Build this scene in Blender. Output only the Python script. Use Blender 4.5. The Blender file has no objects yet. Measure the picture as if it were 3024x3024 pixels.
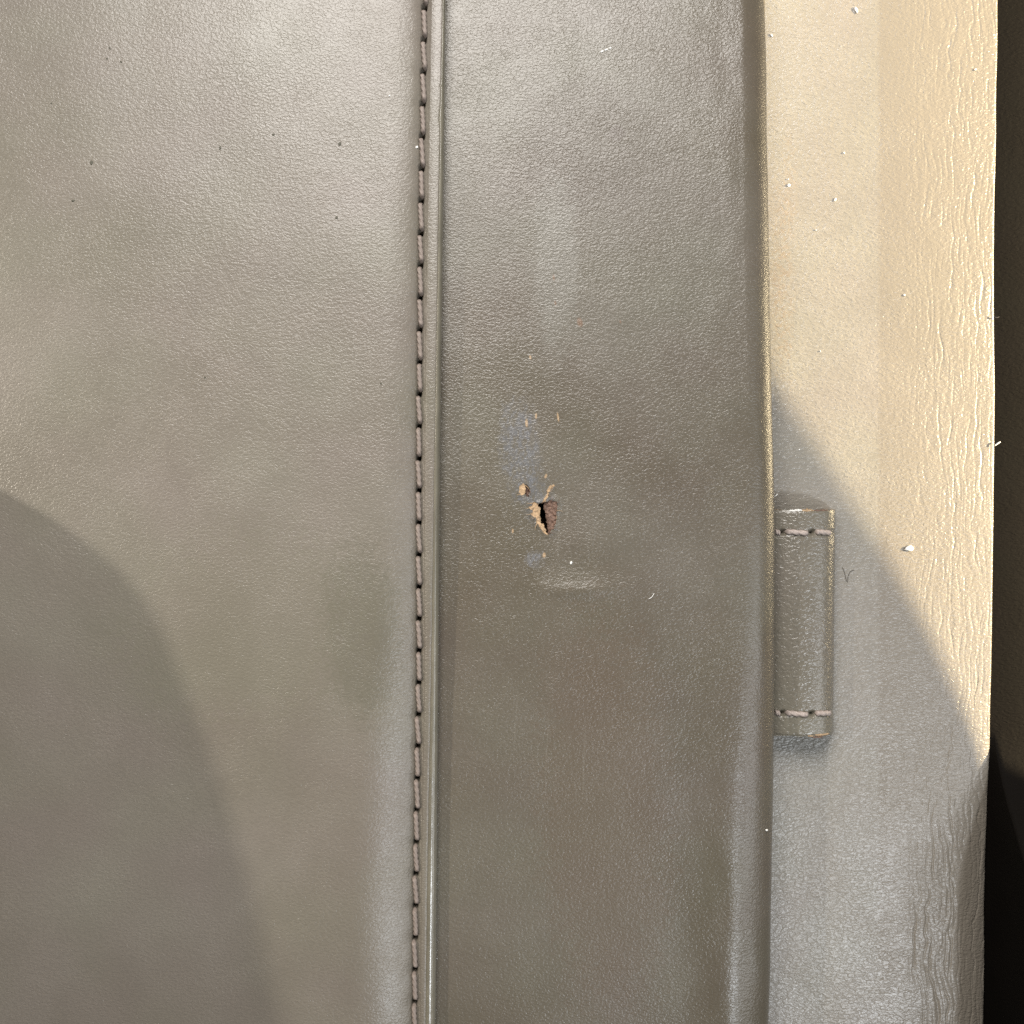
import bpy, math, random
import numpy as np
from mathutils import Vector

random.seed(7)
rng = np.random.default_rng(7)
sc = bpy.context.scene
MM = 0.001
ZB = 22.0                     # mm: height of the beige panel's face above the table
CAMH = 123.0                  # mm: lens above the beige panel
REF = 118.0                   # distance at which 27.5 photo pixels make one millimetre
PX = 27.5

def X(px, z=0.0):             # photo pixel column + height above the panel -> mm
    return (px - 1512.0) / PX * (CAMH - z) / REF
def Y(py, z=0.0):
    return (1512.0 - py) / PX * (CAMH - z) / REF

# ------------------------------------------------------------------ camera
cam_d = bpy.data.cameras.new('camera')
cam = bpy.data.objects.new('camera', cam_d)
sc.collection.objects.link(cam)
cam.location = (0, 0, (CAMH + ZB) * MM)
cam_d.sensor_width = 36
cam_d.lens = 18.0 / ((3024 / 2 / PX) / REF)
cam_d.clip_start = 0.005
cam_d.clip_end = 20
cam_d.dof.use_dof = False
sc.camera = cam

# ------------------------------------------------------------------ world, lamps, exposure
w = bpy.data.worlds.new('World'); sc.world = w; w.use_nodes = True
bg = w.node_tree.nodes['Background']
bg.inputs['Color'].default_value = (1.0, 0.90, 0.76, 1)
bg.inputs['Strength'].default_value = 0.045

def aim(o, target):
    d = Vector(target) - o.location
    o.rotation_euler = d.to_track_quat('-Z', 'Y').to_euler()

def area_lamp(name, L, dist, size, size_y, power, color, target=(0, 0)):
    d = bpy.data.lights.new(name, 'AREA'); d.shape = 'RECTANGLE'
    d.size = size; d.size_y = size_y; d.energy = power; d.color = color
    o = bpy.data.objects.new(name, d); sc.collection.objects.link(o)
    v = Vector((L[0], L[1], 1.0)).normalized() * dist
    t = Vector((target[0] * MM, target[1] * MM, ZB * MM))
    o.location = t + v
    aim(o, t)
    return o

# cool lamp on the near right: sheen on the rolled edges and the lower part of the beige panel
area_lamp('cool_lamp', (0.44, -0.46), 0.9, 0.06, 0.06, 2.9, (0.90, 0.95, 1.0), (20, -20))
# added wide fill further out on the right: pale sheen on every slope that turns right
area_lamp('right_fill', (1.25, -0.38), 0.6, 0.24, 0.26, 1.2, (0.94, 0.97, 1.0), (20, -20))
# broad lamp overhead beyond the top edge: soft sheen over the upper part of flap and roll
area_lamp('soft_lamp', (-0.10, 0.78), 0.25, 0.14, 0.12, 1.0, (1.0, 0.965, 0.92), (0, 0))
# added spot on the far left: soft pool and the added tab's shadow
def side_spot():
    t = Vector((-62, -18, ZB + 12)) * MM
    d = bpy.data.lights.new('side_spot', 'SPOT'); d.energy = 16.5; d.color = (1.0, 0.90, 0.76)
    d.spot_size = 2 * math.atan(76 / 800); d.spot_blend = 1.0; d.shadow_soft_size = 0.018
    o = bpy.data.objects.new('side_spot', d); sc.collection.objects.link(o)
    o.location = t + Vector((-0.97, 0.26, 1.0)).normalized() * 0.8
    aim(o, t)
side_spot()

# warm lamp low on the right, cone cut to draw the panel's shadow edge
def warm_spot():
    a = Vector((X(2286), Y(1149), 0)); b = Vector((X(2938), Y(2162), 0)); m = (a + b) / 2
    S = m + Vector((2.9, 0.45, 1.0)).normalized() * 900.0
    pn = (a - S).cross(b - S).normalized()
    if pn.dot(Vector((1, 0.6, 0))) < 0: pn = -pn
    al = math.radians(89.95)
    mv = (m - S).normalized()
    ax = mv * math.cos(al) + pn * math.sin(al)
    d = bpy.data.lights.new('warm_lamp', 'SPOT')
    d.spot_size = 2 * al; d.spot_blend = 0.0005; d.shadow_soft_size = 0.0006
    d.energy = 190; d.color = (1.0, 0.81, 0.50)
    o = bpy.data.objects.new('warm_lamp', d); sc.collection.objects.link(o)
    o.location = (S + Vector((0, 0, ZB))) * MM
    o.rotation_euler = ax.to_track_quat('-Z', 'Y').to_euler()
warm_spot()

sc.view_settings.view_transform = 'Standard'
sc.view_settings.look = 'None'
sc.view_settings.exposure = -0.22
sc.view_settings.gamma = 1.0
sc.view_settings.use_curve_mapping = False
sc.render.engine = 'CYCLES'
sc.cycles.max_bounces = 5
sc.cycles.use_denoising = False

# ------------------------------------------------------------------ numpy noise
_perm = rng.permutation(256); _perm = np.concatenate([_perm, _perm])
_gr = rng.normal(size=(256, 2)); _gr /= np.linalg.norm(_gr, axis=1)[:, None]
def pnoise(x, y):
    x = np.asarray(x, float); y = np.asarray(y, float); x, y = np.broadcast_arrays(x, y)
    xi = np.floor(x).astype(int); yi = np.floor(y).astype(int)
    xf = x - xi; yf = y - yi; xi &= 255; yi &= 255
    u = xf**3 * (xf * (xf * 6 - 15) + 10); v = yf**3 * (yf * (yf * 6 - 15) + 10)
    def g(ix, iy, fx, fy):
        h = _gr[_perm[_perm[ix & 255] + (iy & 255)]]
        return h[..., 0] * fx + h[..., 1] * fy
    a = g(xi, yi, xf, yf); b = g(xi + 1, yi, xf - 1, yf)
    c = g(xi, yi + 1, xf, yf - 1); d = g(xi + 1, yi + 1, xf - 1, yf - 1)
    return (a * (1 - u) + b * u) * (1 - v) + (c * (1 - u) + d * u) * v
def fbm(x, y, n=3):
    s = 0; a = 1.0
    for k in range(n):
        s = s + a * pnoise(x * 2**k + 17.3 * k, y * 2**k - 9.1 * k); a *= 0.5
    return s
def sst(a, b, x):
    t = np.clip((x - a) / (b - a), 0, 1)
    return t * t * (3 - 2 * t)
def curve(pts):
    k = np.array(pts, float)
    def f(py):
        return np.interp(py, k[:, 0], k[:, 1])
    # smooth it by averaging
    return lambda py: sum(f(np.asarray(py) + o) for o in (-160, -80, 0, 80, 160)) / 5

# ------------------------------------------------------------------ mesh helpers
def new_obj(name, verts, faces, mats, parent=None, face_mat=None, smooth=True):
    me = bpy.data.meshes.new(name)
    v = np.asarray(verts, float) * MM
    me.from_pydata([], [], [])
    if isinstance(faces, np.ndarray) and faces.ndim == 2:
        n = len(faces); k = faces.shape[1]
        me.vertices.add(len(v)); me.vertices.foreach_set('co', v.astype(np.float32).ravel())
        me.loops.add(n * k); me.loops.foreach_set('vertex_index', faces.astype(np.int32).ravel())
        me.polygons.add(n); me.polygons.foreach_set('loop_start', np.arange(0, n * k, k, dtype=np.int32))
        me.update(calc_edges=True)
    else:
        me.from_pydata([tuple(p) for p in v], [], [tuple(f) for f in faces]); me.update()
    for m in (mats if isinstance(mats, (list, tuple)) else [mats]): me.materials.append(m)
    if face_mat is not None: me.polygons.foreach_set('material_index', np.asarray(face_mat, np.int32))
    if smooth: me.polygons.foreach_set('use_smooth', np.ones(len(me.polygons), bool))
    me.validate()
    o = bpy.data.objects.new(name, me); sc.collection.objects.link(o)
    if parent is not None: o.parent = parent
    return o

def grid_faces(nr, nc, wrap=False):
    r = np.arange(nr - 1)[:, None]; c = np.arange(nc if wrap else nc - 1)[None, :]
    a = r * nc + c; b = r * nc + (c + 1) % nc
    return np.stack([a, b, b + nc, a + nc], -1).reshape(-1, 4)

def sweep_closed(Xs, Ys, Zs):
    """rows = stations along y, columns = closed profile; returns verts, quads + two caps (as fans)"""
    nr, nc = Xs.shape
    v = np.stack([Xs, Ys, Zs], -1).reshape(-1, 3)
    f = grid_faces(nr, nc, True)
    c0 = len(v); c1 = c0 + 1
    v = np.vstack([v, [Xs[0].mean(), Ys[0].mean(), Zs[0].mean()], [Xs[-1].mean(), Ys[-1].mean(), Zs[-1].mean()]])
    i = np.arange(nc); j = (i + 1) % nc
    z = np.full(nc, c0)
    cap0 = [(int(b), int(a), c0) for a, b in zip(i, j)]
    cap1 = [(int(a), int(b), c1) for a, b in zip(i + (nr - 1) * nc, j + (nr - 1) * nc)]
    return v, f, cap0 + cap1

def cap_obj_mesh(name, v, quads, tris, mat, parent, face_mat=None):
    q = [tuple(map(int, t)) for t in quads] + tris
    return new_obj(name, v, q, mat, parent, face_mat)

# ------------------------------------------------------------------ materials
def mat_new(name):
    m = bpy.data.materials.new(name); m.use_nodes = True
    nt = m.node_tree; b = nt.nodes['Principled BSDF']
    return m, nt, b
def N(nt, t, **kw):
    n = nt.nodes.new(t)
    for k, v in kw.items():
        if k in n.inputs: n.inputs[k].default_value = v
        else: setattr(n, k, v)
    return n
def math_node(nt, op, a, b=None, clamp=False):
    n = nt.nodes.new('ShaderNodeMath'); n.operation = op; n.use_clamp = clamp
    for i, s in enumerate((a, b)):
        if s is None: continue
        if isinstance(s, (int, float)): n.inputs[i].default_value = s
        else: nt.links.new(s, n.inputs[i])
    return n.outputs[0]
def noise(nt, vec, scale, detail=2.0, rough=0.5, dist=0.0):
    n = N(nt, 'ShaderNodeTexNoise', Scale=scale, Detail=detail, Roughness=rough, Distortion=dist)
    nt.links.new(vec, n.inputs['Vector']); return n.outputs['Fac']
def ramp(nt, fac, stops):
    n = nt.nodes.new('ShaderNodeValToRGB'); e = n.color_ramp.elements
    while len(e) < len(stops): e.new(0.5)
    for i, (p, c) in enumerate(stops):
        e[i].position = p; e[i].color = (c, c, c, 1) if isinstance(c, (int, float)) else (*c, 1)
    nt.links.new(fac, n.inputs['Fac']); return n.outputs['Color']
def mixc(nt, fac, a, b):
    n = nt.nodes.new('ShaderNodeMix'); n.data_type = 'RGBA'
    for s, i in ((fac, 0), (a, 6), (b, 7)):
        if isinstance(s, (int, float)): n.inputs[i].default_value = s
        elif isinstance(s, tuple): n.inputs[i].default_value = (*s, 1)
        else: nt.links.new(s, n.inputs[i])
    return n.outputs[2]
def mm_coords(nt, scale=(1, 1, 1)):
    tc = nt.nodes.new('ShaderNodeTexCoord')
    mp = nt.nodes.new('ShaderNodeMapping'); mp.inputs['Scale'].default_value = [1000 * s for s in scale]
    nt.links.new(tc.outputs['Object'], mp.inputs['Vector'])
    return mp.outputs['Vector']

def leather(name, base, dark, light, rough=0.42, grain=1.0, stretch=(0.8, 1.15, 1), grain_scale=4.2,
            depth=0.016, spec=0.6, coat=0.0, marks=None):
    m, nt, b = mat_new(name); L = nt.links
    P = mm_coords(nt); G = mm_coords(nt, stretch)
    big = noise(nt, P, 0.045, 2, 0.55, 0.6)
    mid = noise(nt, P, 0.18, 2, 0.6, 0.4)
    fine = noise(nt, G, grain_scale, 1.0, 0.5, 0.6)
    c = mixc(nt, ramp(nt, big, [(0.32, 0.0), (0.68, 1.0)]), dark, light)
    c = mixc(nt, 0.45, c, base)
    c2 = nt.nodes.new('ShaderNodeHueSaturation'); L.new(c, c2.inputs['Color'])
    hue = math_node(nt, 'MULTIPLY_ADD', noise(nt, P, 0.11, 1, 0.5, 0.0), 0.05); nt.nodes[-1].inputs[2].default_value = 0.475
    L.new(hue, c2.inputs['Hue'])
    v = math_node(nt, 'MULTIPLY_ADD', mid, 0.14); nt.nodes[-1].inputs[2].default_value = 0.93
    v2 = math_node(nt, 'MULTIPLY_ADD', fine, 0.24); nt.nodes[-1].inputs[2].default_value = 0.88
    L.new(math_node(nt, 'MULTIPLY', v, v2), c2.inputs['Value'])
    col = c2.outputs['Color']
    if marks: col = marks(nt, P, col)
    L.new(col, b.inputs['Base Color'])
    r0 = math_node(nt, 'MULTIPLY_ADD', big, 0.16)
    nt.nodes[-1].inputs[2].default_value = rough - 0.12
    r = math_node(nt, 'MULTIPLY_ADD', mid, 0.08)
    L.new(r0, nt.nodes[-1].inputs[2])
    L.new(r, b.inputs['Roughness'])
    b.inputs['Specular IOR Level'].default_value = spec
    b.inputs['Coat Weight'].default_value = coat; b.inputs['Coat Roughness'].default_value = 0.25
    # grain: short worm-like pebbles, stronger in some patches than others
    g1 = noise(nt, G, grain_scale, 1.0, 0.5, 0.6)
    g1 = ramp(nt, g1, [(0.36, 0.0), (0.64, 1.0)])
    amp = ramp(nt, mid, [(0.32, 0.62), (0.64, 1.0)])
    h = math_node(nt, 'MULTIPLY', g1, amp)
    h = math_node(nt, 'ADD', h, math_node(nt, 'MULTIPLY', noise(nt, P, grain_scale * 2.3, 1, 0.5), 0.35))
    h = math_node(nt, 'ADD', h, math_node(nt, 'MULTIPLY', noise(nt, P, 0.5, 1, 0.5), 0.5))
    bp = nt.nodes.new('ShaderNodeBump'); bp.inputs['Strength'].default_value = 1.0 * grain
    bp.inputs['Distance'].default_value = depth * MM
    L.new(h, bp.inputs['Height']); L.new(bp.outputs['Normal'], b.inputs['Normal'])
    return m

_wob = {}
def _wob_set(nt, P):
    _wob[nt.as_pointer()] = noise(nt, P, 1.3, 4, 0.7, 0.3); return _wob[nt.as_pointer()]
def ellipse_mask(nt, P, cx, cy, rx, ry, ang=0.0, wob=0.5, soft=0.35, nscale=0.9):
    """a blot of uneven outline, centre in mm"""
    mp = nt.nodes.new('ShaderNodeMapping'); mp.vector_type = 'TEXTURE'
    mp.inputs['Location'].default_value = (cx, cy, 0); mp.inputs['Rotation'].default_value = (0, 0, ang)
    mp.inputs['Scale'].default_value = (rx, ry, 1e6)
    nt.links.new(P, mp.inputs['Vector'])
    ln = nt.nodes.new('ShaderNodeVectorMath'); ln.operation = 'LENGTH'; nt.links.new(mp.outputs[0], ln.inputs[0])
    d = math_node(nt, 'ADD', ln.outputs['Value'], math_node(nt, 'MULTIPLY', math_node(nt, 'SUBTRACT', _wob.setdefault(nt.as_pointer(), None) or _wob_set(nt, P), 0.5), wob * 2))
    n = nt.nodes.new('ShaderNodeMapRange'); n.interpolation_type = 'SMOOTHSTEP'
    n.inputs['From Min'].default_value = 1.0 + soft; n.inputs['From Max'].default_value = 1.0 - soft
    nt.links.new(d, n.inputs['Value']); return n.outputs[0]

def roll_marks(nt, P, col):
    z = 9.0
    streak = ramp(nt, noise(nt, mm_coords(nt, (1.7, 0.8, 1)), 1.6, 3, 0.7), [(0.40, 0.15), (0.58, 1.0)])
    for (px, py, rx, ry, a, c, st, wob) in [
        (1538, 1325, 1.9, 4.8, 0.10, (0.132, 0.136, 0.148), 0.7, 0.95),     # blue-grey scuff above the tear
        (1590, 1480, 1.6, 2.6, 0.45, (0.128, 0.131, 0.140), 0.6, 0.95),
        (1580, 1652, 0.9, 0.9, 0.0, (0.165, 0.17, 0.185), 0.65, 0.8),
        (1740, 420, 7.5, 6.5, -0.6, (0.095, 0.077, 0.058), 0.55, 0.8),       # rubbed brown patch high on the roll
        (1820, 395, 0.9, 0.8, 0.3, (0.10, 0.08, 0.065), 0.7, 0.5),
        (1790, 2400, 6.5, 20, 0.04, (0.115, 0.088, 0.062), 0.55, 0.9),
        (1640, 1850, 2.0, 6, 0.02, (0.12, 0.10, 0.075), 0.35, 0.9),
        (1640, 780, 2.2, 9, 0.0, (0.175, 0.165, 0.14), 0.5, 0.9),
    ]:
        k = ellipse_mask(nt, P, X(px, z), Y(py, z), rx, ry, a, wob)
        if 1200 < py < 1700: k = math_node(nt, 'MULTIPLY', k, streak)
        col = mixc(nt, math_node(nt, 'MULTIPLY', k, st), col, c)
    for (px, py, rx, ry, a) in [(1712, 952, .28, .45, .3), (1555, 1250, .14, .4, .05), (1583, 1228, .10, .28, 0), (1648, 1232, .10, .45, .15),
                                (1514, 1568, .10, .22, 0), (1607, 1640, .16, .26, 0), (1635, 820, .12, .3, .1), (1640, 895, .1, .25, .2),
                                (1832, 950, .08, .2, .2), (1612, 1406, .12, .22, -.4), (1566, 1055, .1, .2, .2)]:
        k = ellipse_mask(nt, P, X(px, z), Y(py, z), rx, ry, a, 0.3, 0.4, 3.0)
        col = mixc(nt, math_node(nt, 'MULTIPLY', k, 0.8), col, (0.42, 0.29, 0.17) if py > 1000 else (0.17, 0.105, 0.065))
    rs = random.Random(5)
    for i in range(12):                       # fine lengthwise scratches
        k = ellipse_mask(nt, P, X(rs.uniform(1490, 1800), z), Y(rs.choice((rs.uniform(500, 1200), rs.uniform(1450, 2300))), z), rs.uniform(.05, .12), rs.uniform(1.2, 4.0), rs.uniform(-.08, .08), 0.5, 0.4)
        col = mixc(nt, math_node(nt, 'MULTIPLY', k, 0.22), col, rs.choice(((0.10, 0.08, 0.06), (0.20, 0.185, 0.155))))
    return col

def flap_marks(nt, P, col):
    z = 12.0
    for (px, py, rx, ry, a, c, st, wob) in [
        (1065, 1860, 3.6, 8.0, 0.05, (0.10, 0.094, 0.066), 0.38, 0.9),    # cast shadow painted into the flap's colour beside the seam
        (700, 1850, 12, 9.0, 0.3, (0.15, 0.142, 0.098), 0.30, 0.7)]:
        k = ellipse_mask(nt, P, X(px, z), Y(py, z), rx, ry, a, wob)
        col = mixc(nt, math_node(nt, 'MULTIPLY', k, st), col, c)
    return col

def panel_marks(nt, P, col):
    for (px, py, rx, ry, a, c, st, wob) in [
        (2310, 850, 1.2, 10, 0.02, (0.24, 0.18, 0.12), 0.5, 0.9),
        (2330, 560, 1.0, 6, 0.0, (0.25, 0.19, 0.13), 0.35, 0.9),
        (2296, 1190, 0.5, 2.2, 0.1, (0.15, 0.14, 0.12), 0.5, 0.7)]:
        k = ellipse_mask(nt, P, X(px), Y(py), rx, ry, a, wob, 0.4, 0.8)
        k = math_node(nt, 'MULTIPLY', k, ramp(nt, noise(nt, P, 2.2, 3, 0.7), [(0.46, 0), (0.60, 1)]))
        col = mixc(nt, math_node(nt, 'MULTIPLY', k, st), col, c)
    # the outer part past the fold line is a slightly pinker shade
    sx = nt.nodes.new('ShaderNodeSeparateXYZ'); nt.links.new(P, sx.inputs[0])
    n = nt.nodes.new('ShaderNodeMapRange'); n.inputs['From Min'].default_value = X(2588); n.inputs['From Max'].default_value = X(2602)
    nt.links.new(sx.outputs['X'], n.inputs['Value'])
    k = n.outputs[0]
    t = mixc(nt, 0.85, col, (0.218, 0.193, 0.160))
    return mixc(nt, k, col, t)

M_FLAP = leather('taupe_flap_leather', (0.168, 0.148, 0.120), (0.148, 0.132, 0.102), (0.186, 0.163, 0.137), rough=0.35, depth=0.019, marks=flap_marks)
M_ROLL = leather('taupe_roll_leather', (0.116, 0.099, 0.074), (0.094, 0.077, 0.054), (0.136, 0.122, 0.097), rough=0.33, depth=0.0205, marks=roll_marks)
M_PANEL = leather('beige_panel_leather', (0.245, 0.225, 0.194), (0.235, 0.216, 0.186), (0.255, 0.234, 0.202), rough=0.32, depth=0.030, grain_scale=3.3, stretch=(0.6, 1.2, 1), marks=panel_marks)
M_LOOP = leather('taupe_loop_leather', (0.165, 0.147, 0.118), (0.148, 0.131, 0.104), (0.182, 0.163, 0.133), rough=0.29, depth=0.036, grain_scale=2.8)
M_DARK = leather('dark_brown_leather', (0.0045, 0.0034, 0.0025), (0.0038, 0.0029, 0.002), (0.0054, 0.0042, 0.0031), rough=0.8, depth=0.03, spec=0.08, stretch=(0.4, 1, 1))

def plain(name, col, rough=0.6, var=0.25, scale=3.0, bump=0.05, bscale=5.0, spec=0.4, stretch=(1, 1, 1), metallic=0):
    m, nt, b = mat_new(name); P = mm_coords(nt, stretch)
    f = noise(nt, P, scale, 4, 0.6, 0.3)
    lo = tuple(c * (1 - var) for c in col); hi = tuple(min(1, c * (1 + var)) for c in col)
    nt.links.new(mixc(nt, ramp(nt, f, [(0.3, 0), (0.7, 1)]), lo, hi), b.inputs['Base Color'])
    b.inputs['Roughness'].default_value = rough; b.inputs['Specular IOR Level'].default_value = spec
    bp = nt.nodes.new('ShaderNodeBump'); bp.inputs['Distance'].default_value = bump * MM
    nt.links.new(noise(nt, P, bscale, 4, 0.65), bp.inputs['Height']); nt.links.new(bp.outputs['Normal'], b.inputs['Normal'])
    return m
M_EDGE = plain('edge_paint', (0.165, 0.150, 0.115), 0.21, 0.15, 0.6, 0.012, 3.0, 0.5, (1, 0.4, 1))
M_PALE = plain('pale_thread', (0.40, 0.335, 0.30), 0.5, 0.2, 6.0, 0.02, 14.0, 0.4)
M_THREAD = plain('twisted_thread', (0.235, 0.192, 0.166), 0.55, 0.2, 6.0, 0.02, 14.0, 0.4, (1, 0.4, 1))
M_FIBRE = plain('torn_tan_fibre', (0.44, 0.31, 0.19), 0.8, 0.3, 4.0, 0.08, 7.0, 0.2)
M_TORN = plain('torn_brown_leather', (0.17, 0.105, 0.078), 0.6, 0.4, 3.5, 0.09, 5.0, 0.4)
M_PIT = plain('tear_inside', (0.035, 0.022, 0.014), 0.9, 0.3, 4.0, 0.05, 7.0, 0.1)
M_CRUMB = plain('white_crumb', (0.85, 0.84, 0.80), 0.6, 0.05, 4.0, 0.03, 6.0, 0.4)
M_SPECK = plain('dark_speck', (0.085, 0.08, 0.06), 0.6, 0.3, 6.0, 0.01, 9.0, 0.3)
M_HAIR = plain('dark_lint', (0.05, 0.042, 0.038), 0.5, 0.2, 6.0, 0.0, 9.0, 0.4)
M_TABLE = plain('dark_table', (0.020, 0.016, 0.012), 0.6, 0.3, 0.15, 0.05, 1.5, 0.3)

# ------------------------------------------------------------------ the setting
def box(name, x0, x1, y0, y1, z0, z1, mat, parent=None, bevel=0.0):
    v = [(x, y, z) for z in (z0, z1) for y in (y0, y1) for x in (x0, x1)]
    f = [(0, 2, 3, 1), (4, 5, 7, 6), (0, 1, 5, 4), (1, 3, 7, 5), (3, 2, 6, 7), (2, 0, 4, 6)]
    o = new_obj(name, v, f, mat, parent, smooth=False)
    return o
tb = box('table_top', -400, 400, -400, 400, -20, 0, M_TABLE)
tb['kind'] = 'structure'; tb['label'] = 'dark brown table under the leather bag'; tb['category'] = 'table'

bag = bpy.data.objects.new('leather_bag', None); sc.collection.objects.link(bag)
bag['label'] = 'taupe leather bag with stitched flap, torn rolled edge and beige panel'
bag['category'] = 'bag'

# ------------------------------------------------------------------ edge curves read from the photograph (py -> px)
c_stitch = curve([(-900, 1272), (0, 1254), (500, 1245), (1000, 1239), (1500, 1236), (2000, 1236), (2524, 1226), (3024, 1222), (3900, 1210)])
c_ridge = curve([(-900, 1330), (0, 1308), (500, 1298), (1000, 1290), (1500, 1281), (2000, 1273), (2524, 1262), (3024, 1256), (3900, 1242)])
c_edge = curve([(-900, 1335), (0, 1317), (500, 1312), (1000, 1305), (1500, 1299), (2000, 1295), (2524, 1290), (3024, 1286), (3900, 1274)])
c_roll = curve([(-900, 2235), (0, 2257), (470, 2264), (1190, 2276), (1410, 2286), (1880, 2288), (2350, 2282), (3024, 2269), (3900, 2240)])
c_panel = curve([(-900, 2970), (0, 2962), (470, 2957), (900, 2946), (1000, 2954), (1400, 2951), (2150, 2940), (3024, 2930), (3900, 2915)])

YMAX = 85.0
def ys_to_px(y, z): return 1512 - y * PX * REF / (CAMH - z)

# ------------------------------------------------------------------ beige panel (lowest leather layer), real creases along its outer side
def crease(x, y):
    fold = X(2595)
    a = sst(fold + 1.2, fold + 7.5, x)
    wx = x + 1.5 * pnoise(x * 0.16, y * 0.085 + 3) + 0.45 * pnoise(x * 0.55, y * 0.28) + 0.12 * pnoise(x * 1.3, y * 0.9 + 4)
    low = sst(-12, -40, y)
    def line(ph, w): return np.exp(-(np.sin(math.pi * ph) / w)**2)
    m1 = sst(-0.25, 0.30, pnoise(wx * 0.7 + 9, y * 0.19)); m2 = sst(-0.15, 0.30, pnoise(wx * 0.9 + 30, y * 0.2 + 7))
    h = -0.038 * line(wx / 0.95 + 0.6 * pnoise(x * .9, y * .5 + 2), 0.30) * m1 - 0.022 * line(wx / 0.57 + 0.3 * pnoise(x * .7, y * .25), 0.34) * m2
    h = h + 0.02 * pnoise(wx * 1.4, y * 0.35)
    m3 = sst(0.0, 0.30, pnoise(wx * 0.35 + 60, y * 0.07 + 3))
    big = -0.13 * line(wx / 1.9 + 0.2 + 0.25 * pnoise(x * .8, y * .45), 0.16) * m3 * low * sst(fold + 1.5, fold + 3.5, x) * (1 - sst(fold + 8.5, fold + 11.0, x))
    h = h * (1 + 1.6 * low)
    return h * a + big
def build_panel():
    xl = X(1800)
    ys = np.arange(-YMAX, YMAX + 0.01, 0.2)
    u = np.concatenate([np.linspace(0, 0.70, 60)[:-1], np.linspace(0.70, 1.0, 175)])
    py = ys_to_px(ys, 0)
    xr = X(c_panel(py)) + 0.10 * pnoise(ys * 0.15, 0.5) 
    U, Yg = np.meshgrid(u, ys); Xg = xl + (xr[:, None] - xl) * U
    fold = X(2595)
    d = np.clip(Xg - fold, 0, None)
    Zg = -0.020 * d - 0.0045 * d**2 + crease(Xg, Yg) + 0.10 * fbm(Xg * 0.06, Yg * 0.06, 2)
    Zg = Zg - 0.045 * np.clip(Xg - X(2800), 0, None)**2 * sst(-17, -46, Yg)
    # turned outer rim
    t = np.clip((Xg - (xr[:, None] - 0.3)) / 0.3, 0, 1)
    Zg = Zg - 0.3 * (1 - np.sqrt(np.clip(1 - t**2, 0, 1)))
    nr, nc = Xg.shape
    # closed: side wall and base
    bot = np.stack([np.stack([xr + 0.02, ys, np.full_like(ys, -9.0)], -1), np.stack([np.full_like(ys, xl), ys, np.full_like(ys, -9.0)], -1)], 1)
    V = np.concatenate([np.stack([Xg, Yg, Zg], -1), bot], 1)
    v, f, caps = sweep_closed(V[..., 0], V[..., 1], V[..., 2] + ZB)
    return cap_obj_mesh('back_panel', v, f, caps, M_PANEL, bag)
panel = build_panel()
panel['label'] = 'beige leather panel creased along its outer side'

# body block under the leather layers
body = box('body', X(1040, 9) + 0.05, X(2900), -YMAX + 1, YMAX - 1, 0.0, ZB - 9.01, M_DARK, bag)

box('padding', -104.0, X(1040, 9) - 0.05, -YMAX + 1, YMAX - 1, 0.0, ZB + 9.33, M_DARK, bag)

# dark gusset standing along the panel's outer edge, near end raised to shade it
def build_gusset():
    ys = np.arange(-YMAX, YMAX + 0.01, 0.5); py = ys_to_px(ys, 0)
    x0 = X(c_panel(py)) + 0.06
    rise = sst(-24, -50, ys)
    top = 13.0 * rise
    prof = [(x0, np.full_like(ys, -8.0))]
    base = -1.55 - 2.5 * rise
    for k in np.linspace(0, 1, 22):           # inner face, leaning outwards
        prof.append((x0 + 0.03 + 3.2 * rise * math.sqrt(k) - 0.20 * k * top + 0.5 * k, base + (top - 1.55 - base) * k))
    for k in np.linspace(0, 1, 14)[1:]:       # flange running outwards and down
        prof.append((x0 + 0.53 + 3.2 * rise - 0.20 * top + 9.0 * k, top - 1.55 - 1.5 * k * k))
    prof.append((x0 + 9.6 + 3.2 * rise - 0.20 * top, top - 5.0)); prof.append((x0 + 10.5, np.full_like(ys, -ZB))); prof.append((x0 + 0.2, np.full_like(ys, -ZB)))
    Xs = np.stack([p[0] for p in prof], 1); Zs = np.stack([p[1] * np.ones_like(ys) for p in prof], 1)
    Ysg = np.repeat(ys[:, None], Xs.shape[1], 1)
    Xs = Xs + 0.05 * pnoise(Ysg * 0.3, Zs * 0.4)
    v, f, caps = sweep_closed(Xs, Ysg, Zs + ZB)
    return cap_obj_mesh('gusset', v, f, caps, M_DARK, bag)
gus = build_gusset(); gus['label'] = 'dark brown leather gusset along the outer edge of the beige panel'

# ------------------------------------------------------------------ rolled padded edge with the tear
def zpoly(pts):          # polygon given in the close-up's pixels -> mm on the roll's face
    return np.array([(X(1480 + a * 0.1656, 9), Y(1380 + b * 0.1656, 9)) for a, b in pts])
HOLE = zpoly([(668, 655), (700, 648), (745, 645), (770, 760), (800, 870), (822, 1060), (838, 1190), (792, 1080), (740, 1000), (703, 985), (716, 920), (690, 860), (708, 740)])
TAN = zpoly([(560, 620), (625, 650), (668, 655), (708, 740), (690, 860), (716, 920), (703, 985), (740, 1000), (792, 1080), (838, 1200), (800, 1195), (700, 1080), (632, 990), (630, 905), (560, 870), (535, 830), (565, 780), (488, 720), (535, 690)])
BROWN = zpoly([(745, 645), (800, 615), (860, 590), (990, 610), (1000, 700), (985, 800), (978, 960), (930, 1080), (870, 1180), (838, 1195), (822, 1060), (800, 870), (770, 760)])
LIP = zpoly([(745, 645), (760, 570), (815, 470), (815, 420), (890, 320), (965, 335), (900, 370), (850, 450), (835, 510), (800, 600)])
CHIP_T = zpoly([(325, 335), (400, 300), (432, 330), (437, 470), (372, 505), (332, 450)])
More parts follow.
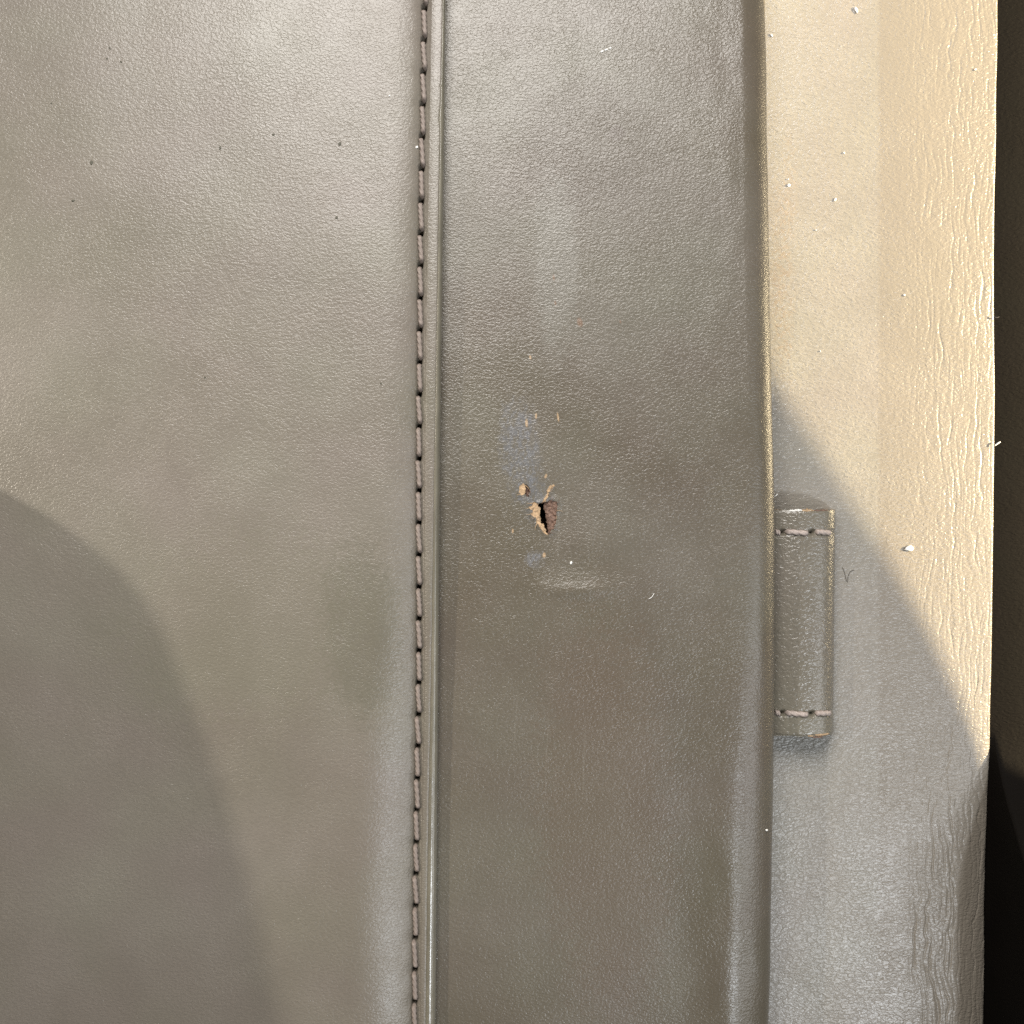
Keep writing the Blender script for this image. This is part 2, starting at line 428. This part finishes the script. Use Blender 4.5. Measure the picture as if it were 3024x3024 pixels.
CHIP_B = zpoly([(432, 300), (500, 370), (512, 440), (468, 520), (437, 470)])
def inside(poly, x, y):
    r = np.zeros(x.shape, bool); n = len(poly); j = n - 1
    for i in range(n):
        xi, yi = poly[i]; xj, yj = poly[j]
        c = ((yi > y) != (yj > y)) & (x < (xj - xi) * (y - yi) / (yj - yi + 1e-12) + xi)
        r ^= c; j = i
    return r
def pdist(poly, x, y):
    d = np.full(x.shape, 1e9); n = len(poly)
    for i in range(n):
        ax, ay = poly[i]; bx, by = poly[(i + 1) % n]
        dx, dy = bx - ax, by - ay
        t = np.clip(((x - ax) * dx + (y - ay) * dy) / (dx * dx + dy * dy + 1e-12), 0, 1)
        d = np.minimum(d, np.hypot(x - ax - t * dx, y - ay - t * dy))
    return d
ROLL_TOP = 9.0
def roll_height(x, y, xr):
    t = xr - x                                   # distance in from the outer edge
    lo = sst(5, -40, y)
    r = 3.2 + 2.0 * lo
    tt = np.clip((r - t) / r, 0, 1)
    z = ROLL_TOP - 3.0 * (1 - np.clip(1 - tt**1.85, 0, 1)**(1 / 1.85))
    z = z + (0.10 + 0.30 * lo) * np.exp(-((t - 4.3) / 3.4)**2)
    z = z + 0.12 * fbm(x * 0.055 + 3, y * 0.04, 2) + 0.02 * fbm(x * 0.25, y * 0.2 + 5, 2)
    z = z + 0.07 * fbm(x * 0.3 + 2, y * 0.14, 2) * np.exp(-((t - 4) / 4)**2)
    # dent below the tear: a shallow crescent ridge
    cx, cy = X(1700, 9), Y(1745, 9)
    dx = x - cx; yy = y - cy - 0.02 * dx**2
    z = z + 0.16 * np.exp(-(yy / 0.75)**2) * np.exp(-(dx / 3.6)**2) - 0.14 * np.exp(-((yy - 2.6) / 1.5)**2 - (dx / 3.8)**2)
    cx, cy = X(1640, 9), Y(1520, 9)
    z = z - 0.25 * np.exp(-((x - cx) / 3.0)**2 - ((y - cy) / 4.5)**2)
    return z
def build_roll():
    ex = [X(1490, 9), X(1680, 9)]; ey = [Y(1590, 9), Y(1405, 9)]
    ys = np.concatenate([np.arange(-YMAX, ey[0], 0.25), np.arange(ey[0], ey[1], 0.055), np.arange(ey[1], YMAX + 0.2, 0.25)])
    py = ys_to_px(ys, 7.0)
    xl = X(1040, 9)
    xr = X(c_roll(py), 6.0) + 0.10 * pnoise(ys * 0.08, 3.3) + 0.05 * pnoise(ys * 0.3, 7.3)
    xr0 = X(2290, 6)
    xs = np.concatenate([np.linspace(xl, ex[0], 60)[:-1], np.arange(ex[0], ex[1], 0.055), np.linspace(ex[1], X(2190, 9), 90)[1:]])
    Xg = np.repeat(xs[None, :], len(ys), 0)
    k = np.linspace(0, 1, 60)[1:]
    k = 1 - (1 - k)**2.0
    xe = xs[-1] + (xr[:, None] - xs[-1]) * k[None, :]
    Xg = np.concatenate([Xg, xe], 1); Yg = np.repeat(ys[:, None], Xg.shape[1], 1)
    Zg = roll_height(Xg, Yg, xr[:, None])
    near = (Xg > ex[0]) & (Xg < ex[1]) & (Yg > ey[0]) & (Yg < ey[1])
    jx = Xg + 0.16 * fbm(Xg * 2.6, Yg * 2.6, 3); jy = Yg + 0.16 * fbm(Xg * 2.6 + 31, Yg * 2.6 - 7, 3)
    def part(poly): return inside(poly, jx, jy) & near
    hole = part(HOLE); tan = part(TAN) & ~hole; brown = part(BROWN) & ~hole; lip = part(LIP); ct = part(CHIP_T); cb = part(CHIP_B)
    dh = pdist(HOLE, Xg, Yg)
    nz = fbm(Xg * 3.2, Yg * 3.2, 3)
    Zg = np.where(near, Zg + 0.10 * np.exp(-(np.minimum(dh, pdist(BROWN, Xg, Yg)) / 0.5)**2) * (~hole), Zg)
    Zg = np.where(tan, Zg - 0.10 + 0.16 * nz - 0.12 * np.exp(-dh / 0.15), Zg)
    Zg = np.where(brown, Zg - 0.42 * np.exp(-dh / 0.5) - 0.08 + 0.22 * nz, Zg)
    Zg = np.where(lip, Zg + 0.12 + 0.1 * nz, Zg)
    Zg = np.where(ct, Zg - 0.05 + 0.10 * nz, Zg); Zg = np.where(cb, Zg - 0.55 + 0.10 * nz, Zg)
    Zg = np.where(hole, Zg - 2.6, Zg)
    # underside: edge turns under, slot for the loop, then down to the panel
    zE = Zg[:, -1]
    und = []
    for a in np.linspace(0, math.pi / 2, 9)[1:]:
        und.append((xr - 1.6 * (1 - math.cos(a)), zE - 1.6 * math.sin(a)))
    zb = zE - 1.6
    und += [(xr - 7.0, zb + 0 * ys), (xr - 7.6, 0.15 + 0 * ys), (xl + 0 * ys, 0.15 + 0 * ys)]
    Ux = np.stack([p[0] for p in und], 1); Uz = np.stack([p[1] for p in und], 1)
    nc0 = Xg.shape[1]
    XX = np.concatenate([Xg, Ux], 1); ZZ = np.concatenate([Zg, Uz], 1); YY = np.repeat(ys[:, None], XX.shape[1], 1)
    v, f, caps = sweep_closed(XX, YY, ZZ + ZB)
    nc = XX.shape[1]; nr = XX.shape[0]
    # face classes by their four corners
    cls = np.zeros((nr, nc), int)
    cls[:, :nc0] = np.where(hole, 3, np.where(tan | ct | lip, 1, np.where(brown | cb, 2, 0)))
    fc = np.zeros(len(f), int)
    cf = cls.ravel()[f]
    for c in (1, 2): fc[(cf == c).sum(1) >= 2] = c
    fc[(cf == 3).any(1)] = 3
    roll = cap_obj_mesh('rolled_edge', v, f[(fc == 0)], caps, M_ROLL, bag)
    for c, nm, mt, lb in ((1, 'torn_fibre', M_FIBRE, 'tan leather fibres bared along the tear'), (2, 'torn_leather', M_TORN, 'rough brown leather pulled up beside the tear'),
                          (3, 'tear_hole', M_PIT, 'dark hole at the heart of the tear')):
        ff = f[fc == c]
        used, inv = np.unique(ff, return_inverse=True)
        o = new_obj(nm, v[used], inv.reshape(ff.shape), mt, roll); o['label'] = lb
    return roll
roll = build_roll(); roll['label'] = 'padded taupe leather roll with a small tear'
def roll_z(px, py):
    x = np.array(X(px, 9)); y = np.array(Y(py, 9)); return float(roll_height(x, y, np.array(X(float(c_roll(py)), 6.0))))

# loose fibres and a curled lip round the tear
def tear_fibres():
    rg = random.Random(11)
    spots = [(560, 640, -1), (520, 720, -1), (545, 820, -1), (590, 900, -1), (640, 1000, -1), (700, 1085, -1), (770, 1170, -1), (880, 610, 1), (980, 640, 1),
             (990, 780, 1), (975, 930, 1), (915, 1110, 1), (860, 1190, 1), (830, 480, 1), (900, 330, 1), (430, 320, 1), (500, 400, 1), (350, 490, -1), (720, 650, 1), (700, 900, -1)]
    for a, b, sd in spots:
        x0 = X(1480 + a * 0.1656, 9); y0 = Y(1380 + b * 0.1656, 9)
        z0 = float(roll_height(np.array(x0), np.array(y0), np.array(X(float(c_roll(1540)), 6.0)))) + 0.02
        ln = rg.uniform(0.35, 0.8); an = rg.uniform(-1.1, 1.1) + (0 if sd > 0 else math.pi); r0 = rg.uniform(0.03, 0.055)
        n = 7; v = []; cv = rg.uniform(-1.2, 1.2)
        for i in range(n):
            t = i / (n - 1); aa = an + cv * t
            c = (x0 + ln * t * math.cos(aa), y0 + ln * t * math.sin(aa), z0 + 0.10 + 0.22 * math.sin(t * 2.4))
            rr = r0 * (1 - 0.75 * t)
            for j in range(5):
                q = 2 * math.pi * j / 5
                v.append((c[0] - rr * math.sin(aa) * math.cos(q), c[1] + rr * math.cos(aa) * math.cos(q), ZB + c[2] + rr * math.sin(q)))
        f = [tuple(map(int, q)) for q in grid_faces(n, 5, True)] + [tuple(range(5))[::-1], tuple(range((n - 1) * 5, n * 5))]
        new_obj('loose_fibre', v, f, M_FIBRE if sd < 0 or rg.random() < .4 else M_TORN, roll)
tear_fibres()

# ------------------------------------------------------------------ stitched flap
PITCH = 95.0 / PX * (CAMH - 11) / REF
ST_Y = np.arange(-YMAX + 3, YMAX - 3, PITCH) + 0.6
FLAP_TOP = 12.0
def flap_pad(x, y, xs):
    d = xs - x
    w = 4.0 + 2.2 * sst(0, -35, y)
    h = 0.75 + 0.75 * sst(10, -35, y)
    q = np.clip(1 - d / w, 0, 1)
    z = FLAP_TOP - h * q**2 - 0.25 * np.exp(-(d / 0.5)**2)
    z = z + 0.30 * fbm(x * 0.035 + 8, y * 0.03, 3) * sst(0, 6, d)
    return z
def build_flap():
    ys = np.arange(-YMAX, YMAX + 0.01, 0.16); py = ys_to_px(ys, 11)
    xs = X(c_stitch(py), 11.0); xr = X(c_ridge(py), 10.9); xe = X(c_edge(py), 10.0)
    nib = 0.10 * np.exp(-((py - 258) / 6)**2) + 0.12 * np.exp(-((py - 350) / 25)**2) + 0.05 * pnoise(ys * 0.5, 1.7)
    xr = xr - nib
    xl = -105.0
    a = np.linspace(0, 1, 90)
    A = xl + (xs[:, None] - 6.0 - xl) * (1 - (1 - a)**1.6)[None, :]
    B = xs[:, None] - 6.0 + 5.4 * np.linspace(0, 1, 40)[None, 1:]
    C = xs[:, None] - 0.6 + 1.2 * np.linspace(0, 1, 19)[None, 1:]
    D = xs[:, None] + 0.6 + (xr - xs - 0.6)[:, None] * np.linspace(0, 1, 12)[None, 1:]
    XL = np.concatenate([A, B, C], 1); YL = np.repeat(ys[:, None], XL.shape[1], 1)
    ZL = flap_pad(XL, YL, xs[:, None])
    zmar = 10.75 + 0.75 - (0.75 + 0.75 * sst(10, -35, ys))   # margin follows the pad's foot
    zs = FLAP_TOP - (0.75 + 0.75 * sst(10, -35, ys))
    # right half of C: blend towards the margin
    dC = XL - xs[:, None]
    ZR = zs[:, None] - 0.25 * np.exp(-(dC / 0.5)**2) + 0.05 * sst(0.1, 0.7, dC)
    ZL = np.where(dC > 0, ZR, ZL)
    # needle holes
    for k, yc in enumerate(ST_Y - PITCH * 0.5):
        i0, i1 = np.searchsorted(ys, [yc - 1.2, yc + 1.2])
        if i1 <= i0: continue
        ZL[i0:i1] -= 1.5 * np.exp(-((dC[i0:i1] + 0.02) / 0.24)**4 - ((YL[i0:i1] - yc) / 0.27)**4)
        ZL[i0:i1] -= 0.12 * np.exp(-((dC[i0:i1] + 0.1) / 0.7)**2 - ((YL[i0:i1] - yc) / 0.7)**2)
    td = np.linspace(0, 1, 12)[None, 1:]
    ZD = zs[:, None] + 0.05 + 0.10 * np.sin(td * math.pi * 0.8) + 0.02 * pnoise(ys * 0.4, 8.8)[:, None]
    XX = np.concatenate([XL, D], 1); ZZ = np.concatenate([ZL, ZD], 1)
    # base back to the left
    zend = ZD[:, -1]
    bx = np.stack([xr, np.full_like(ys, xl)], 1); bz = np.stack([np.full_like(ys, 9.35), np.full_like(ys, 9.35)], 1)
    XX = np.concatenate([XX, bx], 1); ZZ = np.concatenate([ZZ, bz], 1); YY = np.repeat(ys[:, None], XX.shape[1], 1)
    v, f, caps = sweep_closed(XX, YY, ZZ + ZB)
    flap = cap_obj_mesh('flap', v, f, caps, M_FLAP, bag)
    # painted edge: a rounded bead of edge paint against the cut edge
    pr = []
    hgt = zend - 9.25
    wdt = (xe - xr)
    for th in np.linspace(math.pi * 0.5, -math.pi * 0.5, 15):
        ex_ = np.sign(math.cos(th)) * abs(math.cos(th))**0.7
        pr.append((xr + 0.003 + wdt * ex_, 9.25 + hgt * (0.5 + 0.5 * math.sin(th)) + 0.015))
    pr.append((xr + 0.003 - 0.0 * wdt, 9.25 + 0.5 * hgt))
    Xp = np.stack([p[0] for p in pr], 1); Zp = np.stack([p[1] for p in pr], 1); Yp = np.repeat(ys[:, None], Xp.shape[1], 1)
    Xp[:, 3:-4] += 0.025 * pnoise(Yp[:, 3:-4] * 0.8, Zp[:, 3:-4])
    v, f, caps = sweep_closed(Xp, Yp, Zp + ZB)
    cap_obj_mesh('painted_edge', v, f, caps, M_EDGE, flap)['label'] = 'glossy painted edge of the flap'
    return flap, zs, ys
flap, _zs, _ys = build_flap(); flap['label'] = 'taupe leather flap with a stitched edge'

# added upright tab out of view, throws the curved shadow over the flap
def build_shadow_caster():
    k = np.linspace(0, 1, 80)
    y = 6.0 - 118.0 * k
    h = 22.0 * np.clip(1 - (1 - np.clip(k / 0.10, 0, 1))**2.2, 0, 1)**0.5 + 17.0 * np.sin(np.clip(k, 0, 1) * math.pi)**1.0
    h = h * np.clip(1 - (1 - np.clip((1 - k) / 0.10, 0, 1))**2.2, 0, 1)**0.5 + 0.3
    x0 = -64.0; t = 2.4
    XX, ZZ, YY = [], [], []
    for yy, hh in zip(y, h):
        px_, pz_ = [], []
        for a in np.linspace(0, math.pi, 9):
            px_.append(x0 + t * math.cos(a)); pz_.append(FLAP_TOP + hh - min(t, hh) * (1 - math.sin(a)))
        px_ += [x0 - t, x0 + t]; pz_ += [FLAP_TOP - 0.6] * 2
        XX.append(px_); ZZ.append(pz_); YY.append([yy] * len(px_))
    v, f, caps = sweep_closed(np.array(XX), np.array(YY), np.array(ZZ) + ZB)
    return cap_obj_mesh('shadow_caster', v, f, caps, M_FLAP, bag)
build_shadow_caster()

# twisted thread stitch, along y, centred on 0
def stitch_mesh(length, r, twist, seed, dip=0.5, slant=0.10):
    rg = random.Random(seed)
    ns, nt = 34, 14
    v = []; t = np.linspace(-1, 1, ns)
    for s in t:
        yc = s * length / 2
        zc = -dip * max(0, (abs(s) - 0.72) / 0.28)**2
        xc = -slant * s + 0.015 * math.sin(3 * s + seed)
        taper = math.sqrt(max(0.02, 1 - max(0, (abs(s) - 0.80) / 0.20)**2.5))
        for j in range(nt):
            a = 2 * math.pi * j / nt
            ply = abs(math.sin(1.5 * a - twist * s * math.pi))
            rr = r * taper * (0.72 + 0.34 * ply)
            v.append((xc + rr * math.cos(a), yc, zc + rr * 0.85 * math.sin(a)))
    f = grid_faces(ns, nt, True)
    c0 = len(v); v.append((slant, -length / 2, -dip)); v.append((-slant, length / 2, -dip))
    q = [tuple(map(int, x)) for x in f] + [((j + 1) % nt, j, c0) for j in range(nt)] + [((ns - 1) * nt + j, (ns - 1) * nt + (j + 1) % nt, c0 + 1) for j in range(nt)]
    me = bpy.data.meshes.new('stitch'); me.from_pydata([tuple(c * MM for c in p) for p in v], [], q)
    me.materials.append(M_THREAD); me.polygons.foreach_set('use_smooth', np.ones(len(me.polygons), bool)); me.update()
    return me
ST_ME = [stitch_mesh(PITCH * 0.90, 0.24, tw, i, 0.5, sl) for i, (tw, sl) in enumerate([(2.4, 0.10), (2.1, 0.13), (2.7, 0.07), (2.3, 0.12), (2.6, 0.09)])]
for i, yc in enumerate(ST_Y):
    o = bpy.data.objects.new('stitch', ST_ME[i % 5]); sc.collection.objects.link(o); o.parent = flap
    zs = float(np.interp(yc, _ys, _zs)); xs = float(X(c_stitch(ys_to_px(yc, 11)), 11.0))
    o.location = ((xs + 0.03 + random.uniform(-.03, .03)) * MM, yc * MM, (ZB + zs + 0.07) * MM)
    o.rotation_euler = (0, 0, random.uniform(-0.02, 0.02)); o.scale = (1, random.uniform(.96, 1.03), 1)

# ------------------------------------------------------------------ small sewn loop coming out from under the roll
LT = 1.0                                         # leather thickness, mm
def loop_profile(cx, xr, top):
    pts = []
    xc = X(2372, 3.5); w = xr - xc
    for x in np.linspace(cx, xc, 46)[:-1]:
        pts.append((x, top - 1.5 * ((xc - x) / 4.5)**2))
    for a in np.linspace(math.pi / 2, 0, 56):
        pts.append((xc + w * math.cos(a)**(2 / 2.5), max(0.05, top * math.sin(a)**(2 / 2.5))))
    return np.array(pts)
def build_loop():
    top = 4.2
    y0, y1 = Y(2172, 3.5), Y(1505, 3.5)
    cx = X(2215, 3.5)
    ys = np.concatenate([np.linspace(y0, y0 + .5, 6)[:-1], np.arange(y0 + .5, y1 - .5, 0.11), np.linspace(y1 - .5, y1, 6)])
    rows = []
    for y in ys:
        k = (y - y0) / (y1 - y0)
        xr = X(2460 + 6 * k, 1.0) + 0.05 * float(pnoise(y * .4, 2.2))
        e = min(y - y0, y1 - y) ; drop = 0.16 * max(0, 1 - e / 0.4)**2
        ou = loop_profile(cx, xr, top - drop); inn = loop_profile(cx, xr - LT, top - LT + drop * .3)
        # squeeze where the seams pull
        for ys_ in (Y(1572, 3.5), Y(2105, 3.5)):
            g = 0.14 * math.exp(-((y - ys_) / 0.22)**2); ou[:, 1] -= g * (ou[:, 1] > 1); ou[:, 0] -= g * .3 * (ou[:, 0] > xr - 1.0)
            for ph in (2310, 2394):
                ou[:, 1] -= 0.75 * np.exp(-((ou[:, 0] - X(ph, 3.6)) / 0.26)**2 - ((y - ys_) / 0.24)**2) * (ou[:, 1] > 1.5)
        rows.append(np.concatenate([ou, inn[::-1]], 0))
    R = np.stack(rows); Xs = R[..., 0]; Zs = R[..., 1]; Ysg = np.repeat(ys[:, None], Xs.shape[1], 1)
    # frayed cut ends
    Ysg[0] += 0.10 * pnoise(Xs[0] * 1.3, Zs[0] * 1.7 + 4); Ysg[-1] += 0.12 * pnoise(Xs[-1] * 1.3 + 9, Zs[-1] * 1.7)
    nr, nc = Xs.shape; h = nc // 2
    v = np.stack([Xs, Ysg, Zs + ZB], -1).reshape(-1, 3)
    f = grid_faces(nr, nc, True)
    q = [tuple(map(int, t)) for t in f]; fm = [0] * len(q)
    for row, fl in ((0, True), (nr - 1, False)):
        b0 = row * nc
        for i in range(h - 1):
            a = (b0 + i, b0 + i + 1, b0 + nc - 2 - i, b0 + nc - 1 - i)
            q.append(a if fl else a[::-1]); fm.append(1)
    o = new_obj('keeper_loop', v, q, [M_LOOP, M_FIBRE], bag, fm)
    o['label'] = 'small sewn leather loop beside the padded roll'
    # ragged raw fibre tufts on both cut ends
    def tuft(px, py, ln, wd, zz, nm='raw_edge'):
        me_v = []; me_f = []; n = 22
        x0, yb = X(px, zz), Y(py, zz)
        for i in range(n + 1):
            u = i / n; x = x0 + (X(px + ln, zz) - x0) * u
            hw = wd * (0.45 + 0.8 * abs(float(fbm(u * 6 + px, 1.3, 3)))) * math.sin(math.pi * min(1, u * 1.02 + .02))**.5
            zt = float(np.interp(x, Xs[nr // 2, :h], Zs[nr // 2, :h]))
            for (dy, dz) in ((-hw, -0.1), (-hw * .5, .10), (hw * .3, .13), (hw, -.05)):
                me_v.append((x, yb + dy + .05 * float(pnoise(u * 9, dy * 3 + px)), ZB + zt + dz - .13 + .07 * float(pnoise(u * 14, dy * 9 + 3))))
        for i in range(n):
            for j in range(3):
                a = i * 4 + j; me_f.append((a, a + 1, a + 5, a + 4))
            me_f.append((i * 4 + 3, i * 4, i * 4 + 4, i * 4 + 7))
        me_f.append((0, 3, 2, 1)); me_f.append((n * 4, n * 4 + 1, n * 4 + 2, n * 4 + 3))
        return me_v, me_f
    for (px, py, ln, wd, mt) in ((2326, 1508, 22, .22, M_CRUMB), (2342, 1507, 26, .26, M_CRUMB), (2364, 1508, 40, .30, M_FIBRE), (2396, 1508, 62, .24, M_TORN), (2434, 1517, 15, .24, M_FIBRE),
                                 (2382, 2171, 18, .2, M_FIBRE), (2403, 2168, 50, .36, M_FIBRE), (2396, 2175, 34, .16, M_TORN)):
        vv, ff = tuft(px, py, ln, wd, 3.6); new_obj('raw_edge', vv, ff, mt, o)
    # seams across the loop
    for py in (1572, 2105):
        for (pa, pb) in ((2288, 2304), (2316, 2386), (2402, 2462)):
            xa, xb = X(pa, 3.6), X(pb, 3.6); ln = xb - xa; xm = (xa + xb) / 2
            ns, nt_ = 30, 12; vv = []
            for i in range(ns):
                s = -1 + 2 * i / (ns - 1)
                x = xm + s * ln / 2
                zt = float(np.interp(x, Xs[nr // 2, :h - 7], Zs[nr // 2, :h - 7]))
                zc = zt + 0.05 - 0.50 * max(0, (abs(s) - .7) / .3)**2
                yc = Y(py, 3.6) - 0.09 * s + (0.12 if pa > 2400 else 0) * (1 - s) * .0
                tp = math.sqrt(max(.03, 1 - max(0, (abs(s) - .72) / .28)**2.2))
                for j in range(nt_):
                    a = 2 * math.pi * j / nt_; ply = abs(math.sin(1.5 * a - 1.6 * s * math.pi)); rr = .30 * tp * (.72 + .34 * ply)
                    vv.append((x, yc + rr * math.cos(a), ZB + zc + rr * .9 * math.sin(a)))
            ff = [tuple(map(int, t)) for t in grid_faces(ns, nt_, True)] + [tuple(range(nt_))[::-1], tuple(range((ns - 1) * nt_, ns * nt_))]
            new_obj('stitch', vv, ff, M_PALE, o)
    return o
loop = build_loop()

# ------------------------------------------------------------------ specks, crumbs and lint
def surf_z(px, py):
    if px < float(c_stitch(py)) - 3:
        x = np.array(X(px, 12)); y = np.array(Y(py, 12)); return float(flap_pad(x, y, np.array(X(float(c_stitch(py)), 11))))
    if px < float(c_edge(py)): return FLAP_TOP - 0.7
    if px < float(c_roll(py)) - 2: return roll_z(px, py)
    x = np.array(X(px)); y = np.array(Y(py)); fold = X(2595); d = max(0.0, float(x) - fold)
    return float(-0.020 * d - 0.0045 * d**2 + crease(x, y) + 0.10 * fbm(x * 0.06, y * 0.06, 2))
def lump(rx, ry, rz, seed, nu=10, nv=6):
    rg = np.random.default_rng(seed); v = []
    off = rg.uniform(0, 50)
    for i in range(1, nv):
        th = math.pi * i / nv
        for j in range(nu):
            a = 2 * math.pi * j / nu
            k = 1 + 0.75 * float(pnoise(math.cos(a) * 1.3 + off, math.sin(a) * 1.3 + th))
            v.append((rx * k * math.sin(th) * math.cos(a), ry * k * math.sin(th) * math.sin(a), rz * math.cos(th)))
    v.append((0, 0, rz)); v.append((0, 0, -rz)); t = len(v) - 2
    f = []
    for i in range(nv - 2):
        for j in range(nu):
            a = i * nu + j; b = i * nu + (j + 1) % nu; f.append((a, a + nu, b + nu, b))
    f += [(t, j, (j + 1) % nu) for j in range(nu)] + [(t + 1, (nv - 2) * nu + (j + 1) % nu, (nv - 2) * nu + j) for j in range(nu)]
    return np.array(v), f
def speck_at(name, px, py, w, h, ang, mat, parent=None, thick=0.09, seed=1, sink=0.0):
    z = surf_z(px, py)
    v, f = lump(w * 0.42 / PX, h * 0.42 / PX, thick, seed)
    c, s = math.cos(ang), math.sin(ang)
    v = np.stack([v[:, 0] * c - v[:, 1] * s, v[:, 0] * s + v[:, 1] * c, v[:, 2]], -1)
    o = new_obj(name, v, f, mat, parent)
    o.location = (X(px, z) * MM, Y(py, z) * MM, (ZB + z + thick * (0.75 - sink)) * MM)
    return o
for i, (px, py, w_, h_) in enumerate([(650, 437, 8, 14), (808, 398, 11, 9), (1003, 425, 13, 11), (994, 643, 10, 11), (270, 480, 15, 12), (152, 305, 7, 8),
                                      (216, 593, 8, 12), (358, 183, 8, 7), (325, 143, 12, 6), (316, 173, 6, 7), (605, 1115, 7, 8), (1125, 1133, 6, 7)]):
    speck_at('dark_spot', px, py, w_, h_, 0.3 * i, M_SPECK, flap, 0.05, 20 + i, 0.9)
def crumb(px, py, w_, h_, ang, label, group=None, seed=3, thick=0.10):
    o = speck_at('crumb', px, py, w_, h_, ang, M_CRUMB, None, thick, seed)
    o['label'] = label; o['category'] = 'crumb'
    if group: o['group'] = group
crumb(2684, 1620, 34, 19, 0.2, 'largest white crumb on the creased outer part of the beige panel', seed=5, thick=0.16)
crumb(2528, 30, 10, 25, 0.45, 'long white crumb lying on the smooth part of the beige panel', seed=6)
g = 'tiny white crumbs on the smooth part of the beige panel'
for i, (px, py, a, b) in enumerate([(2329, 548, 13, 12), (2492, 452, 8, 8), (2327, 530, 6, 5), (2466, 590, 15, 7), (2409, 680, 5, 5), (2422, 1037, 5, 5), (2278, 105, 14, 7)]):
    crumb(px, py, a, b, .4 * i, 'tiny white crumb on the smooth part of the beige panel', g, 10 + i, .07)
g = 'tiny white crumbs on the creased part of the beige panel'
for i, (px, py, a, b) in enumerate([(2670, 872, 7, 9), (2880, 206, 10, 7)]):
    crumb(px, py, a, b, .4 * i, 'tiny white crumb on the creased part of the beige panel', g, 30 + i, .07)
crumb(2360, 1328, 6, 6, 0, 'tiny white speck on the shaded panel above the small loop', seed=41, thick=.06)
crumb(1686, 1662, 9, 13, -.3, 'white speck on the roll between the tear and the crescent dent', seed=42, thick=.09)
crumb(2264, 2451, 8, 8, 0, 'white speck on the rounded outer side of the roll', seed=43, thick=.07)
g = 'white flakes high on the roll'
for i, (px, py, a, b) in enumerate([(1778, 152, 12, 6), (1790, 147, 14, 6), (1802, 142, 9, 6)]):
    crumb(px, py, a, b, .35, 'thin white flake high on the padded roll', g, 50 + i, .05)
crumb(1231, 435, 10, 9, 0, 'white crumb caught against the flap stitching', seed=60, thick=.09)
crumb(1150, 283, 6, 6, 0, 'tiny white speck on the flap near the stitching', seed=61, thick=.06)

def strand(name, pts, r, mat, label, z_up=0.1):
    """thin tube through photo points"""
    P = []
    for (px, py, dz) in pts:
        z = surf_z(min(px, float(c_panel(py)) - 8) if px > 2300 else px, py) + dz; P.append(Vector((X(px, z), Y(py, z), ZB + z)))
    ring = []; v = []; n = 6; S = []
    for i in range(len(P) - 1):
        p0 = P[max(i - 1, 0)]; p1 = P[i]; p2 = P[i + 1]; p3 = P[min(i + 2, len(P) - 1)]
        for k in range(6):
            t = k / 6; S.append(0.5 * ((2 * p1) + (p2 - p0) * t + (2 * p0 - 5 * p1 + 4 * p2 - p3) * t * t + (-p0 + 3 * p1 - 3 * p2 + p3) * t**3))
    S.append(P[-1])
    for i, p in enumerate(S):
        d = (S[min(i + 1, len(S) - 1)] - S[max(i - 1, 0)]).normalized(); u = d.cross(Vector((0, 0, 1))).normalized(); w2 = u.cross(d)
        for j in range(n):
            a = 2 * math.pi * j / n; q = p + (u * math.cos(a) + w2 * math.sin(a)) * r; v.append(tuple(q))
    f = [tuple(map(int, t)) for t in grid_faces(len(S), n, True)] + [tuple(range(n))[::-1], tuple(range((len(S) - 1) * n, len(S) * n))]
    o = new_obj(name, v, f, mat); o['label'] = label; o['category'] = 'lint'
    return o
strand('lint_fibre', [(2488, 1676, .04), (2494, 1690, .05), (2499, 1712, .05), (2503, 1718, .06), (2505, 1702, .06), (2512, 1688, .05), (2522, 1684, .04)], .022, M_HAIR, 'dark curled hair on the shaded panel beside the small loop')
strand('lint_fibre', [(2934, 934, .2), (2941, 938, .3), (2950, 936, .3)], .07, M_HAIR, 'dark bit of lint on the outer rim of the beige panel')
strand('lint_fibre', [(2938, 1316, .3), (2946, 1310, .4), (2954, 1305, .4)], .08, M_CRUMB, 'short white fibre on the outer rim of the beige panel')
strand('lint_fibre', [(1916, 1768, .05), (1924, 1764, .08), (1932, 1752, .06)], .035, M_CRUMB, 'fine pale hair on the roll beside the crescent dent')
strand('lint_fibre', [(2287, 1467, 2.2), (2292, 1463, 2.4), (2296, 1459, 2.4)], .06, M_CRUMB, 'white fibre sticking out from under the roll above the loop')
